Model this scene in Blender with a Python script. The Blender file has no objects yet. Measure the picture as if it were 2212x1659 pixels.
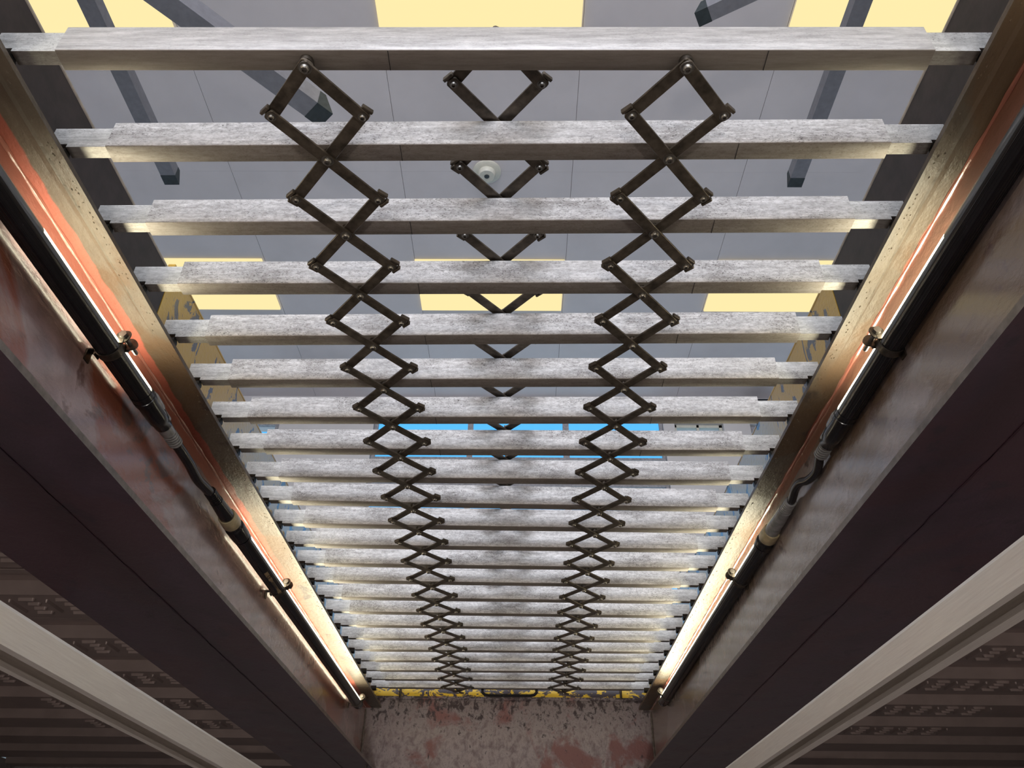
import bpy, bmesh, math, random
from mathutils import Vector, Matrix, noise
random.seed(7)
PI = math.pi
sc = bpy.context.scene
COL = sc.collection

# ---------------------------------------------------------------- camera, world, lights, exposure
cam_d = bpy.data.cameras.new('camera')
cam = bpy.data.objects.new('camera', cam_d); COL.objects.link(cam); sc.camera = cam
cam_d.sensor_width = 36.0; cam_d.lens = 1682.2 / 2212 * 36.0
cam_d.clip_start = 0.02; cam_d.clip_end = 200
pit_, yaw_, rol_ = [math.radians(a) for a in (35.0726, -0.66075, 0.67212)]
F_ = Vector((math.sin(yaw_) * math.cos(pit_), math.cos(yaw_) * math.cos(pit_), math.sin(pit_)))
R_ = Vector((math.cos(yaw_), -math.sin(yaw_), 0)); U_ = R_.cross(F_)
R2 = R_ * math.cos(rol_) + U_ * math.sin(rol_); U2 = -R_ * math.sin(rol_) + U_ * math.cos(rol_)
M = Matrix((R2, U2, -F_)).transposed().to_4x4(); M.translation = Vector((0.0337, 0, 0))
cam.matrix_world = M

world = bpy.data.worlds.new('sky'); sc.world = world; world.use_nodes = True
wn = world.node_tree.nodes; wl = world.node_tree.links
bg = wn['Background']
wtc = wn.new('ShaderNodeTexCoord'); wsep = wn.new('ShaderNodeSeparateXYZ'); wr = wn.new('ShaderNodeValToRGB')
wl.new(wtc.outputs['Generated'], wsep.inputs[0]); wl.new(wsep.outputs['Z'], wr.inputs[0]); wl.new(wr.outputs[0], bg.inputs[0])
wr.color_ramp.elements[0].position = 0.0; wr.color_ramp.elements[0].color = (0.55, 0.72, 0.85, 1)
wr.color_ramp.elements[1].position = 0.45; wr.color_ramp.elements[1].color = (0.09, 0.48, 0.95, 1)
bg.inputs[1].default_value = 1.3

def area(name, loc, rot, sx, sy, power, color, spread=None):
    d = bpy.data.lights.new(name, 'AREA'); d.shape = 'RECTANGLE'; d.size = sx; d.size_y = sy; d.energy = power; d.color = color
    if spread: d.spread = spread
    o = bpy.data.objects.new(name, d); COL.objects.link(o); o.location = loc; o.rotation_euler = rot
    return o
# daylight through the open bay doors behind the photographer and at the sides of the bay
area('bay_door_daylight', (0, -5.9, 2.9), (math.radians(90), 0, 0), 5.5, 2.8, 500, (0.90, 0.93, 1.0))
area('basement_fill_left', (-2.3, 1.3, 0.45), (0, 0, 0), 0.3, 1.2, 22, (1.0, 0.93, 0.85))  # unseen pair of downlights, added as low fill bounced off the basement floor
area('basement_fill_right', (2.3, 1.3, 0.45), (0, 0, 0), 0.3, 1.2, 22, (1.0, 0.93, 0.85))
area('basement_relief_fill', (0, -3.4, -1.0), (math.radians(112), 0, 0), 0.4, 0.15, 52, (1.0, 0.93, 0.86))  # unseen lamp added to bring out the deck embossing and brighten the rails
sc.view_settings.view_transform = 'Standard'; sc.view_settings.look = 'None'
sc.view_settings.exposure = 0.0; sc.view_settings.gamma = 1.0; sc.view_settings.use_curve_mapping = False
try:
    sc.cycles.max_bounces = 8; sc.cycles.diffuse_bounces = 4; sc.cycles.glossy_bounces = 4; sc.cycles.transparent_max_bounces = 12
    sc.cycles.caustics_reflective = False; sc.cycles.caustics_refractive = False; sc.cycles.sample_clamp_indirect = 4.0
except Exception: pass

# ---------------------------------------------------------------- materials
def lin(c):
    return tuple((x / 255 / 12.92) if x / 255 <= 0.04045 else ((x / 255 + 0.055) / 1.055) ** 2.4 for x in c)

class NT:
    def __init__(s, name):
        s.m = bpy.data.materials.new(name); s.m.use_nodes = True
        s.n = s.m.node_tree.nodes; s.l = s.m.node_tree.links; s.b = s.n['Principled BSDF']
        s.tc = s.n.new('ShaderNodeTexCoord'); s.co = s.tc.outputs['Object']
    def node(s, t, **kw):
        x = s.n.new(t)
        for k, v in kw.items(): setattr(x, k, v)
        return x
    def rnd(s):                      # per-object random shift so copies differ in grain
        oi = s.node('ShaderNodeObjectInfo'); mu = s.node('ShaderNodeMath', operation='MULTIPLY'); mu.inputs[1].default_value = 37.0
        s.l.new(oi.outputs['Random'], mu.inputs[0])
        ad = s.node('ShaderNodeVectorMath', operation='ADD'); s.l.new(s.co, ad.inputs[0]); s.l.new(mu.outputs[0], ad.inputs[1])
        s.co = ad.outputs[0]
    def noise(s, scale=5, stretch=(1, 1, 1), detail=4, rough=0.55, dist=0.0):
        mp = s.node('ShaderNodeMapping'); mp.inputs['Scale'].default_value = stretch
        s.l.new(s.co, mp.inputs['Vector'])
        nz = s.node('ShaderNodeTexNoise'); nz.inputs['Scale'].default_value = scale; nz.inputs['Detail'].default_value = detail
        nz.inputs['Roughness'].default_value = rough; nz.inputs['Distortion'].default_value = dist
        s.l.new(mp.outputs[0], nz.inputs['Vector'])
        return nz.outputs['Fac']
    def ramp(s, src, a, b, ca=(0, 0, 0), cb=(1, 1, 1)):
        r = s.node('ShaderNodeValToRGB'); e = r.color_ramp.elements
        e[0].position = a; e[0].color = (*ca, 1); e[1].position = b; e[1].color = (*cb, 1)
        s.l.new(src, r.inputs[0]); return r.outputs[0]
    def mix(s, fac, a, b, blend='MIX'):
        x = s.node('ShaderNodeMix', data_type='RGBA', blend_type=blend)
        for sock, v in ((x.inputs[0], fac), (x.inputs[6], a), (x.inputs[7], b)):
            if isinstance(v, (int, float)): sock.default_value = v
            elif isinstance(v, tuple): sock.default_value = (*v[:3], 1)
            else: s.l.new(v, sock)
        return x.outputs[2]
    def axis(s, i):
        sp = s.node('ShaderNodeSeparateXYZ'); s.l.new(s.tc.outputs['Object'], sp.inputs[0]); return sp.outputs[i]
    def math(s, op, a, b=0.0):
        x = s.node('ShaderNodeMath', operation=op)
        for i, v in enumerate((a, b)):
            if isinstance(v, (int, float)): x.inputs[i].default_value = v
            else: s.l.new(v, x.inputs[i])
        return x.outputs[0]
    def set(s, color=None, rough=None, metal=None, spec=None, coat=None):
        for k, v in (('Base Color', color), ('Roughness', rough), ('Metallic', metal), ('Specular IOR Level', spec), ('Coat Weight', coat)):
            if v is None: continue
            if isinstance(v, tuple): s.b.inputs[k].default_value = (*v[:3], 1)
            elif isinstance(v, (int, float)): s.b.inputs[k].default_value = v
            else: s.l.new(v, s.b.inputs[k])
    def bump(s, h, strength=0.3, dist=0.002):
        b = s.node('ShaderNodeBump'); b.inputs['Strength'].default_value = strength; b.inputs['Distance'].default_value = dist
        s.l.new(h, b.inputs['Height']); s.l.new(b.outputs[0], s.b.inputs['Normal'])

def simple(name, color, rough=0.5, metal=0.0, var=0.25, scale=40, bump=0.15, spec=None, rnd=False):
    t = NT(name)
    if rnd: t.rnd()
    n = t.noise(scale)
    t.set(t.mix(t.ramp(n, 0.3, 0.7), tuple(c * (1 - var) for c in color), tuple(min(1, c * (1 + var)) for c in color)), rough, metal, spec)
    t.bump(n, bump, 0.0015); return t.m

def emissive(name, color, strength):
    m = bpy.data.materials.new(name); m.use_nodes = True; n = m.node_tree.nodes; n.clear()
    e = n.new('ShaderNodeEmission'); o = n.new('ShaderNodeOutputMaterial'); e.inputs[0].default_value = (*color, 1); e.inputs[1].default_value = strength
    m.node_tree.links.new(e.outputs[0], o.inputs[0]); return m

def alu_worn(name, speck=1.0, base=(0.60, 0.58, 0.57)):
    t = NT(name); t.rnd()
    streak = t.noise(9, (1.6, 16, 16), 8, 0.78)                      # long streaks along the slat
    blot = t.noise(9, (1, 1, 2.5), 5, 0.6)
    fine = t.noise(520, (0.6, 1, 1), 3, 0.7)                        # pitted specks
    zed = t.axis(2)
    c = t.mix(t.ramp(streak, 0.35, 0.68), tuple(x * 0.62 for x in base), tuple(min(1, x * 1.22) for x in base))
    # worn brighter along the top and bottom edges, duller along the middle of the face
    mr = t.node('ShaderNodeMapRange'); mr.inputs[1].default_value = 0.004; mr.inputs[2].default_value = 0.014; t.l.new(t.math('ADD', zed, t.math('MULTIPLY', t.math('SUBTRACT', blot, .5), .02)), mr.inputs[0])
    mq = t.node('ShaderNodeMapRange'); mq.inputs[1].default_value = 0.046; mq.inputs[2].default_value = 0.032; t.l.new(t.math('ADD', zed, t.math('MULTIPLY', t.math('SUBTRACT', streak, .5), .02)), mq.inputs[0])
    mid_ = t.math('MULTIPLY', t.math('MULTIPLY', mr.outputs[0], mq.outputs[0]), 0.30 * min(1, speck + .1))
    c = t.mix(mid_, c, tuple(x * 0.45 for x in base))
    c = t.mix(t.math('MULTIPLY', t.ramp(blot, 0.52, 0.72), 0.55 * speck), c, (0.10, 0.085, 0.075))
    mott = t.noise(170, (0.5, 1, 1), 5, 0.85)
    c = t.mix(t.math('MULTIPLY', t.ramp(mott, 0.50, 0.60), 0.50 * speck), c, (0.20, 0.18, 0.17))
    c = t.mix(t.math('MULTIPLY', t.ramp(mott, 0.36, 0.46, (1, 1, 1), (0, 0, 0)), 0.30 * speck), c, (0.95, 0.93, 0.92))
    sp = t.math('MULTIPLY', t.ramp(fine, 0.57, 0.62), t.ramp(blot, 0.35, 0.6))
    c = t.mix(t.math('MULTIPLY', sp, 0.85 * speck), c, (0.04, 0.035, 0.03))
    # shade of the downward face painted into the colour as a dull brown
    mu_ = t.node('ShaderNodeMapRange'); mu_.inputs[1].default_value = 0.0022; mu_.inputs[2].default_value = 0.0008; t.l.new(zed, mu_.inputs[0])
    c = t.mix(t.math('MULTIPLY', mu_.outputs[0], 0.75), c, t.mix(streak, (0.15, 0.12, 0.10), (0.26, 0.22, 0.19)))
    t.set(c, t.math('ADD', t.math('MULTIPLY', blot, 0.25), 0.34), 0.35)
    t.bump(t.math('ADD', streak, t.math('MULTIPLY', fine, 0.5)), 0.22, 0.001); return t.m

def painted_beam(name, a, b, c3, p=(0.50, 0.56), rough=0.28, wrink=0.55, band=None):
    """glossy thick paint: a overall, patches of b, blotches of c3; band=(axis,x0,x1,colour) is bare primer along the weld"""
    t = NT(name)
    big = t.noise(3.2, (1.6, 0.9, 1.6), 5, 0.55, 0.6); mid = t.noise(13, (1, 0.7, 1), 5, 0.6, 0.4); fine = t.noise(120, (1, 0.55, 1), 4, 0.6)
    c = t.mix(t.ramp(mid, 0.35, 0.65), tuple(x * 0.75 for x in a), tuple(min(1, x * 1.2) for x in a))
    c = t.mix(t.ramp(big, p[0], p[1]), c, b)
    c = t.mix(t.ramp(mid, 0.60, 0.66), c, c3)
    if band:
        ax, x0, x1, col = band
        v = t.math('ABSOLUTE', t.axis(ax)); v = t.math('ADD', v, t.math('MULTIPLY', t.math('SUBTRACT', mid, 0.5), (x1 - x0) * 0.9))
        w = t.node('ShaderNodeMapRange'); w.inputs[1].default_value = x0; w.inputs[2].default_value = x0 + (x1 - x0) * 0.12
        t.l.new(v, w.inputs[0]); c = t.mix(w.outputs[0], c, col)
    t.set(c, t.math('ADD', t.math('MULTIPLY', mid, 0.25), rough - 0.1), 0.0, 0.6, 0.7); t.b.inputs['Coat Roughness'].default_value = 0.16; t.b.inputs['Coat IOR'].default_value = 1.65
    t.bump(t.math('ADD', t.math('MULTIPLY', fine, 0.8), mid), wrink, 0.0030); return t.m

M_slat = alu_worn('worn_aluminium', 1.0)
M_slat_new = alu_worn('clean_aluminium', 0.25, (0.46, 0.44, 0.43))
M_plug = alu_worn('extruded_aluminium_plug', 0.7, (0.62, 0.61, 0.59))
M_rubber = simple('black_rubber', (0.018, 0.017, 0.016), 0.55)
M_link = simple('oxidised_steel_link', (0.11, 0.09, 0.07), 0.40, 0.55, 0.5, 60, 0.3, rnd=True)
M_bolt = simple('bright_steel', (0.22, 0.205, 0.185), 0.36, 0.9, 0.2, 80, 0.1)
M_boltd = simple('dark_steel', (0.10, 0.085, 0.07), 0.38, 0.85, 0.4, 80, 0.3)
M_web = painted_beam('mauve_grey_gloss_paint', (0.37, 0.255, 0.255), (0.32, 0.11, 0.075), (0.20, 0.115, 0.105), rough=0.18, band=(2, 0.778, 0.806, (0.36, 0.135, 0.10)))
M_web_brown = painted_beam('brown_grey_gloss_paint', (0.31, 0.25, 0.235), (0.21, 0.145, 0.105), (0.17, 0.115, 0.10), rough=0.18, band=(2, 0.786, 0.808, (0.30, 0.14, 0.10)))
M_flange = painted_beam('tan_gloss_paint_over_primer', (0.115, 0.092, 0.070), (0.11, 0.072, 0.045), (0.06, 0.045, 0.038), rough=0.42, wrink=0.7, band=(0, 0.610, 0.636, (0.36, 0.105, 0.075)))
M_flange.node_tree.nodes['Principled BSDF'].inputs['Coat Weight'].default_value = 0.08      # thinner, duller paint on the flange
M_flange.node_tree.nodes['Principled BSDF'].inputs['Specular IOR Level'].default_value = 0.35
M_under = painted_beam('dark_maroon_paint', (0.070, 0.036, 0.058), (0.080, 0.034, 0.050), (0.050, 0.028, 0.044), rough=0.42, wrink=0.35)
M_lip = simple('worn_steel_edge', (0.22, 0.19, 0.17), 0.35, 0.5, 0.3, 60, 0.3)
def end_plate_mat():
    t = NT('scuffed_end_plate')
    n1 = t.noise(4.5, (1, 1, 1), 6, 0.6, 0.5); n2 = t.noise(30, (1.15, 1, 0.85), 8, 0.72, 0.3); n3 = t.noise(110, (1.4, 1, .6), 3)
    c = t.mix(t.ramp(n2, 0.38, 0.62), (0.25, 0.195, 0.20), (0.56, 0.49, 0.50))
    c = t.mix(t.ramp(n1, 0.54, 0.62), c, (0.30, 0.135, 0.13))
    g = t.node('ShaderNodeMapRange'); g.inputs[1].default_value = 0.66; g.inputs[2].default_value = 0.84; t.l.new(t.axis(2), g.inputs[0])
    m = t.ramp(t.math('ADD', n2, t.math('MULTIPLY', g.outputs[0], 0.15)), 0.575, 0.68)      # more dirt and chips near the top edge
    c = t.mix(m, c, (0.06, 0.04, 0.045)); t.set(c, 0.30, 0.0, 0.6); t.bump(t.math('ADD', n2, t.math('MULTIPLY', n3, .6)), 0.6, 0.003); return t.m
M_end = end_plate_mat()
M_curbdark = simple('dark_brown_steel', (0.030, 0.020, 0.020), 0.45, 0.1, 0.4, 30, 0.3)
M_curbedge = simple('scraped_steel_edge', (0.50, 0.44, 0.37), 0.4, 0.4, 0.2, 60, 0.2)
def yellow_paint():
    t = NT('peeling_yellow_paint')
    n = t.noise(24, (1, 1, 0.55), 6, 0.65, 0.8); f = t.noise(90, (1, 1, 1), 4)
    mask = t.ramp(n, 0.565, 0.585)
    c = t.mix(mask, (0.60, 0.36, 0.05), (0.10, 0.10, 0.12))
    t.set(c, 0.30, 0.0, 0.6, 0.6); t.b.inputs['Coat Roughness'].default_value = 0.12; t.bump(t.math('ADD', t.math('MULTIPLY', mask, -1.0), t.math('MULTIPLY', f, 0.6)), 0.6, 0.003); return t.m
M_yellow = yellow_paint()
def end_yellow():
    t = NT('chipped_yellow_band')
    n = t.noise(24, (0.7, 1, 1.4), 6, 0.65, 0.6)
    c = t.mix(t.ramp(n, 0.50, 0.52), (0.045, 0.03, 0.04), (0.85, 0.56, 0.02)); t.set(c, 0.4); t.bump(n, 0.4, 0.002); return t.m
M_yellow2 = end_yellow()
M_housing = simple('black_plastic', (0.012, 0.011, 0.013), 0.22, 0.0, 0.3, 50, 0.08)
M_clear = simple('smoked_clear_plastic', (0.10, 0.105, 0.11), 0.10, 0.0, 0.15, 30, 0.02)
M_fitting = simple('grey_translucent_plastic', (0.26, 0.26, 0.26), 0.18, 0.0, 0.3, 60, 0.05)
M_beige = simple('yellowed_beige_plastic', (0.48, 0.40, 0.24), 0.35, 0.0, 0.25, 70, 0.1)
M_cable = simple('black_cable', (0.02, 0.018, 0.02), 0.25)
M_lamp = emissive('tube_lamp_light', (1.0, 0.94, 0.68), 20.0)
M_panel = emissive('warm_panel_light', (1.0, 0.84, 0.42), 1.02)
M_frame = simple('panel_trim', (0.55, 0.50, 0.38), 0.5)
M_sticker = simple('tan_sticker', (0.33, 0.24, 0.14), 0.5, 0, 0.3, 120)
M_ink = simple('black_ink', (0.012, 0.01, 0.01), 0.6)
M_alu = None
t = NT('brushed_aluminium_rail'); n = t.noise(30, (14, 0.4, 14), 5, 0.7); b2 = t.noise(5)
t.set(t.mix(t.ramp(n, 0.3, 0.7), (0.78, 0.72, 0.66), (0.92, 0.87, 0.80)), t.math('ADD', t.math('MULTIPLY', b2, 0.2), 0.32), 0.2); t.bump(n, 0.1, 0.001); M_alu = t.m
M_deck = simple('galvanised_deck', (0.33, 0.26, 0.24), 0.38, 0.25, 0.12, 8, 0.03)
M_ceil = simple('white_ceiling_liner', (0.66, 0.61, 0.62), 0.55, 0, 0.05, 3, 0.03)
M_wall = simple('painted_bay_wall', (0.60, 0.57, 0.57), 0.6, 0, 0.08, 2, 0.05)
M_conc = simple('concrete', (0.48, 0.46, 0.44), 0.7, 0, 0.2, 6, 0.3)
M_base = simple('basement_concrete', (0.30, 0.27, 0.27), 0.8)
M_track = simple('galvanised_door_track', (0.26, 0.26, 0.29), 0.45, 0.4, 0.1, 30, 0.05)
M_white = simple('off_white_plastic', (0.62, 0.60, 0.52), 0.4, 0, 0.05)
M_dark = simple('dark_opening', (0.03, 0.04, 0.045), 0.5)
M_jamb = simple('door_frame', (0.30, 0.29, 0.31), 0.5)
M_red = simple('dark_red_paint', (0.18, 0.03, 0.04), 0.4)
def glass():
    m = bpy.data.materials.new('window_glass'); m.use_nodes = True; n = m.node_tree.nodes; n.clear(); l = m.node_tree.links
    tr = n.new('ShaderNodeBsdfTransparent'); gl = n.new('ShaderNodeBsdfGlossy'); gl.inputs['Roughness'].default_value = 0.02
    mx = n.new('ShaderNodeMixShader'); mx.inputs[0].default_value = 0.06; o = n.new('ShaderNodeOutputMaterial')
    tr.inputs[0].default_value = (0.95, 0.98, 1, 1)
    l.new(tr.outputs[0], mx.inputs[1]); l.new(gl.outputs[0], mx.inputs[2]); l.new(mx.outputs[0], o.inputs[0]); return m
M_glass = glass()

# ---------------------------------------------------------------- mesh helpers
def link(name, me, parent=None, loc=(0, 0, 0)):
    o = bpy.data.objects.new(name, me); COL.objects.link(o); o.location = loc
    if parent: o.parent = parent
    return o
def to_mesh(name, bm, mats, smooth=False):
    bmesh.ops.recalc_face_normals(bm, faces=bm.faces)
    me = bpy.data.meshes.new(name); bm.to_mesh(me); bm.free()
    for m in (mats if isinstance(mats, (list, tuple)) else [mats]): me.materials.append(m)
    if smooth:
        me.polygons.foreach_set('use_smooth', [True] * len(me.polygons))
        try: me.set_sharp_from_angle(angle=math.radians(35))
        except Exception: pass
    return me
def add_box(bm, x0, x1, y0, y1, z0, z1, mi=0):
    v = [bm.verts.new(p) for p in ((x0, y0, z0), (x1, y0, z0), (x1, y1, z0), (x0, y1, z0), (x0, y0, z1), (x1, y0, z1), (x1, y1, z1), (x0, y1, z1))]
    fs = [bm.faces.new([v[i] for i in q]) for q in ((0, 3, 2, 1), (4, 5, 6, 7), (0, 1, 5, 4), (1, 2, 6, 5), (2, 3, 7, 6), (3, 0, 4, 7))]
    for f in fs: f.material_index = mi
    return fs
def box_me(name, m, b, bev=0.0, seg=1):
    bm = bmesh.new(); add_box(bm, *b)
    if bev: bmesh.ops.bevel(bm, geom=bm.edges[:], offset=bev, segments=seg, affect='EDGES', profile=0.5)
    return to_mesh(name, bm, m, bev > 0)
def box(name, m, b, parent=None, bev=0.0, seg=1):
    return link(name, box_me(name, m, b, bev, seg), parent)
def prism_y(bm, pa, y0, y1, pb=None, mi=0, cap=True, steps=1):
    """polygon in XZ swept along Y, optionally morphing to pb"""
    pb = pb or pa; rings = []
    for k in range(steps + 1):
        f = k / steps
        rings.append([bm.verts.new((a[0] * (1 - f) + b[0] * f, y0 + (y1 - y0) * f, a[1] * (1 - f) + b[1] * f)) for a, b in zip(pa, pb)])
    n = len(pa)
    for k in range(steps):
        for i in range(n):
            f = bm.faces.new((rings[k][i], rings[k][(i + 1) % n], rings[k + 1][(i + 1) % n], rings[k + 1][i])); f.material_index = mi
    if cap:
        bm.faces.new(rings[0][::-1]).material_index = mi; bm.faces.new(rings[-1]).material_index = mi
def tube(bm, pts, rad, seg=14, cap=True, mi=0):
    """sweep circles of given radii along points"""
    pts = [Vector(p) for p in pts]; rad = rad if isinstance(rad, (list, tuple)) else [rad] * len(pts)
    prev = None; up = Vector((0, 0, 1)); rings = []
    for i, p in enumerate(pts):
        d = (pts[min(i + 1, len(pts) - 1)] - pts[max(i - 1, 0)]).normalized()
        if abs(d.dot(up)) > 0.95: up = Vector((1, 0, 0))
        a = d.cross(up).normalized(); b = a.cross(d).normalized(); up = b
        ring = [bm.verts.new(p + (a * math.cos(2 * PI * k / seg) + b * math.sin(2 * PI * k / seg)) * rad[i]) for k in range(seg)]
        rings.append(ring)
        if prev:
            for k in range(seg): bm.faces.new((prev[k], prev[(k + 1) % seg], ring[(k + 1) % seg], ring[k])).material_index = mi
        prev = ring
    if cap: bm.faces.new(rings[0][::-1]).material_index = mi; bm.faces.new(rings[-1]).material_index = mi
def lathe_y(bm, cx, cz, prof, seg=20, mi=0, a0=0.0, a1=2 * PI, cap=True):
    """profile [(y, r)] around an axis along Y"""
    full = abs(a1 - a0 - 2 * PI) < 1e-6; n = seg if full else seg + 1; prev = None; rings = []
    for y, r in prof:
        ring = [bm.verts.new((cx + r * math.cos(a0 + (a1 - a0) * k / seg), y, cz + r * math.sin(a0 + (a1 - a0) * k / seg))) for k in range(n)]
        rings.append(ring)
        if prev:
            for k in range(seg):
                bm.faces.new((prev[k], prev[(k + 1) % n], ring[(k + 1) % n], ring[k])).material_index = mi
        prev = ring
    if cap and full: bm.faces.new(rings[0][::-1]).material_index = mi; bm.faces.new(rings[-1]).material_index = mi
def tag(o, label=None, cat=None, group=None, kind=None):
    if label: o['label'] = label
    if cat: o['category'] = cat
    if group: o['group'] = group
    if kind: o['kind'] = kind
    return o
def empty(name, loc=(0, 0, 0)):
    o = bpy.data.objects.new(name, None); COL.objects.link(o); o.location = loc; o.empty_display_size = 0.1; return o

# ================================================================= SETTING: bay room above, basement below
Y0, Y1 = -6.0, 6.5
XL, XR = -5.2, 5.0
H = 4.40
FL = 1.00                                    # bay floor level; the pit edge
PX = 0.565; CX_ = 0.605
# bay floor slab either side of the pit
bm = bmesh.new()
for a, b_ in ((XL, -CX_ - 0.012), (CX_ + 0.012, XR)): add_box(bm, a, b_, Y0, Y1, 0.885, FL - 0.001)
for sg in (-1, 1): a, b_ = sorted((sg * (CX_ + .0125), sg * .734)); add_box(bm, a, b_, -2.5, 3.6, 0.8455, 0.886)  # closing strips added under the slab to block light leaking over the flange
add_box(bm, -CX_ - 0.012, CX_ + 0.012, 3.64, Y1, 0.885, FL - 0.001); add_box(bm, -CX_ - 0.012, CX_ + 0.012, Y0, -2.6, 0.885, FL - 0.001)
tag(link('floor', to_mesh('floor', bm, M_conc)), kind='structure')
# ceiling: backing and liner panels with narrow joints; light openings are covered by the lights themselves
ce = box('ceiling', M_ceil, (XL, XR, Y0, Y1, H + 0.012, H + 0.1)); tag(ce, kind='structure')
seams = [XL, -4.44, -3.23, -2.02, -0.81, 0.40, 1.61, 2.82, 4.03, XR]
ys_ = [Y0, -3.55, -1.15, 1.25, 3.65, Y1]
for i in range(len(seams) - 1):
    for j in range(len(ys_) - 1):
        link('ceiling_panel', box_me('ceiling_panel', M_ceil, (seams[i] + 0.0015, seams[i + 1] - 0.0015, ys_[j] + 0.0004, ys_[j + 1] - 0.0004, H, H + 0.012)), ce)
# walls of the bay
bm = bmesh.new()
DX0, DX1, DZ1 = -1.40, 1.45, 4.30           # glazed sectional door in the far wall
WX0, WX1, WZ0, WZ1 = 1.56, 2.04, 3.80, 4.12  # small window right of the door
LX0, LX1 = -5.05, -2.33; RX0, RX1 = 2.30, 4.85
add_box(bm, XL, LX0, Y1, Y1 + 0.2, FL, H + .1); add_box(bm, LX1, DX0, Y1, Y1 + 0.2, FL, H + .1)
add_box(bm, LX0, LX1, Y1, Y1 + 0.2, 4.10, H + .1); add_box(bm, RX0, RX1, Y1, Y1 + 0.2, 4.10, H + .1)
add_box(bm, DX0, DX1, Y1, Y1 + 0.2, DZ1, H + .1); add_box(bm, DX1, WX0, Y1, Y1 + 0.2, FL, H + .1)
add_box(bm, WX0, WX1, Y1, Y1 + 0.2, FL, WZ0); add_box(bm, WX0, WX1, Y1, Y1 + 0.2, WZ1, H + .1); add_box(bm, WX1, RX0, Y1, Y1 + 0.2, FL, H + .1); add_box(bm, RX1, XR, Y1, Y1 + 0.2, FL, H + .1)
tag(link('wall_far', to_mesh('wall_far', bm, M_wall)), kind='structure')
tag(box('wall_left', M_wall, (XL - 0.2, XL, Y0, Y1, FL, H + .1)), kind='structure')
tag(box('wall_right', M_wall, (XR, XR + 0.2, Y0, Y1, FL, H + .1)), kind='structure')
bm = bmesh.new()                              # near wall with the open bay doorway
add_box(bm, XL, -2.9, Y0 - 0.2, Y0, FL, H + .1); add_box(bm, 2.9, XR, Y0 - 0.2, Y0, FL, H + .1); add_box(bm, -2.9, 2.9, Y0 - 0.2, Y0, 4.32, H + .1)
tag(link('wall_near', to_mesh('wall_near', bm, M_wall)), kind='structure')
# far glazed doors: three panes across, rows of panes between rails
def glazed_door(name, X0, X1, top, rows, cols):
    dr = empty(name, (0, Y1 + 0.06, FL)); tag(dr, 'sectional garage door with blue sky in its glass panes', kind='structure')
    for (a, b_) in rows:
        for (c0, c1) in cols:
            link('pane', box_me('pane', M_glass, (c0, c1, -0.004, 0.004, a - FL, b_ - FL)), dr)
    for (r0, r1) in [(top - .002, rows[0][1])] + [(rows[i][0], rows[i + 1][1]) for i in range(len(rows) - 1)] + [(rows[-1][0], FL + .001)]:
        link('door_rail', box_me('door_rail', M_jamb, (X0 + .003, X1 - .003, -0.02, 0.02, min(r0, r1) - FL, max(r0, r1) - FL)), dr)
    ed = [X0 + .003] + [c for cc in cols for c in cc] + [X1 - .003]
    for i in range(0, len(ed), 2):
        link('mullion', box_me('mullion', M_jamb, (ed[i], ed[i + 1], -0.021, 0.021, 0.001, top - .003 - FL)), dr)
lowrows = [(3.165, 3.42), (2.60, 3.14), (2.03, 2.575), (1.46, 2.005), (1.04, 1.435)]
glazed_door('door_1', DX0, DX1, DZ1, [(3.730, 4.28), (3.445, 3.705)] + lowrows, [(-1.362, -0.473), (-0.419, 0.464), (0.523, 1.418)])
glazed_door('door_2', LX0, LX1, 4.10, [(3.73, 4.08), (3.445, 3.705)] + lowrows, [(-5.0, -4.19), (-4.13, -3.32), (-3.26, -2.38)])
glazed_door('door_3', RX0, RX1, 4.10, [(3.73, 4.08), (3.445, 3.705)] + lowrows, [(2.35, 3.13), (3.19, 3.97), (4.03, 4.80)])
for nm, x0, x1, z0, z1 in (('window_1', WX0, WX1, WZ0, WZ1),):
    w = empty(nm, (x0, Y1 + 0.08, z0)); tag(w, kind='structure')
    W_, H_ = x1 - x0, z1 - z0
    bm = bmesh.new()
    for b4 in ((0.001, 0.03, 0, H_), (W_ - 0.03, W_ - 0.001, 0, H_), (W_ / 2 - .012, W_ / 2 + .012, 0, H_), (0.001, W_ - 0.001, 0.001, 0.03), (0.001, W_ - 0.001, H_ - .03, H_ - .001)):
        add_box(bm, b4[0], b4[1], -0.02, 0.02, b4[2], b4[3])
    link('window_frame', to_mesh('window_frame', bm, M_white), w)
    for k in range(2): link('pane', box_me('pane', M_glass, (0.03 + k * (W_ / 2 - .018), W_ / 2 - .012 + k * (W_ / 2 - .018), -0.003, 0.003, 0.03, H_ - .03)), w)
# basement room
tag(box('floor', M_base, (-3.2, 3.2, -4.5, 5.5, -1.65, -1.55)), kind='structure')
for nm, b_ in (('wall_left', (-3.4, -3.2, -4.5, 5.5, -1.55, 0.86)), ('wall_right', (3.2, 3.4, -4.5, 5.5, -1.55, 0.86)), ('wall_far', (-3.2, 3.2, 5.5, 5.7, -1.55, 0.86)), ('wall_near', (-3.2, 3.2, -4.7, -4.5, -1.55, 0.86))):
    tag(box(nm, M_base, b_), kind='structure')

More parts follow.
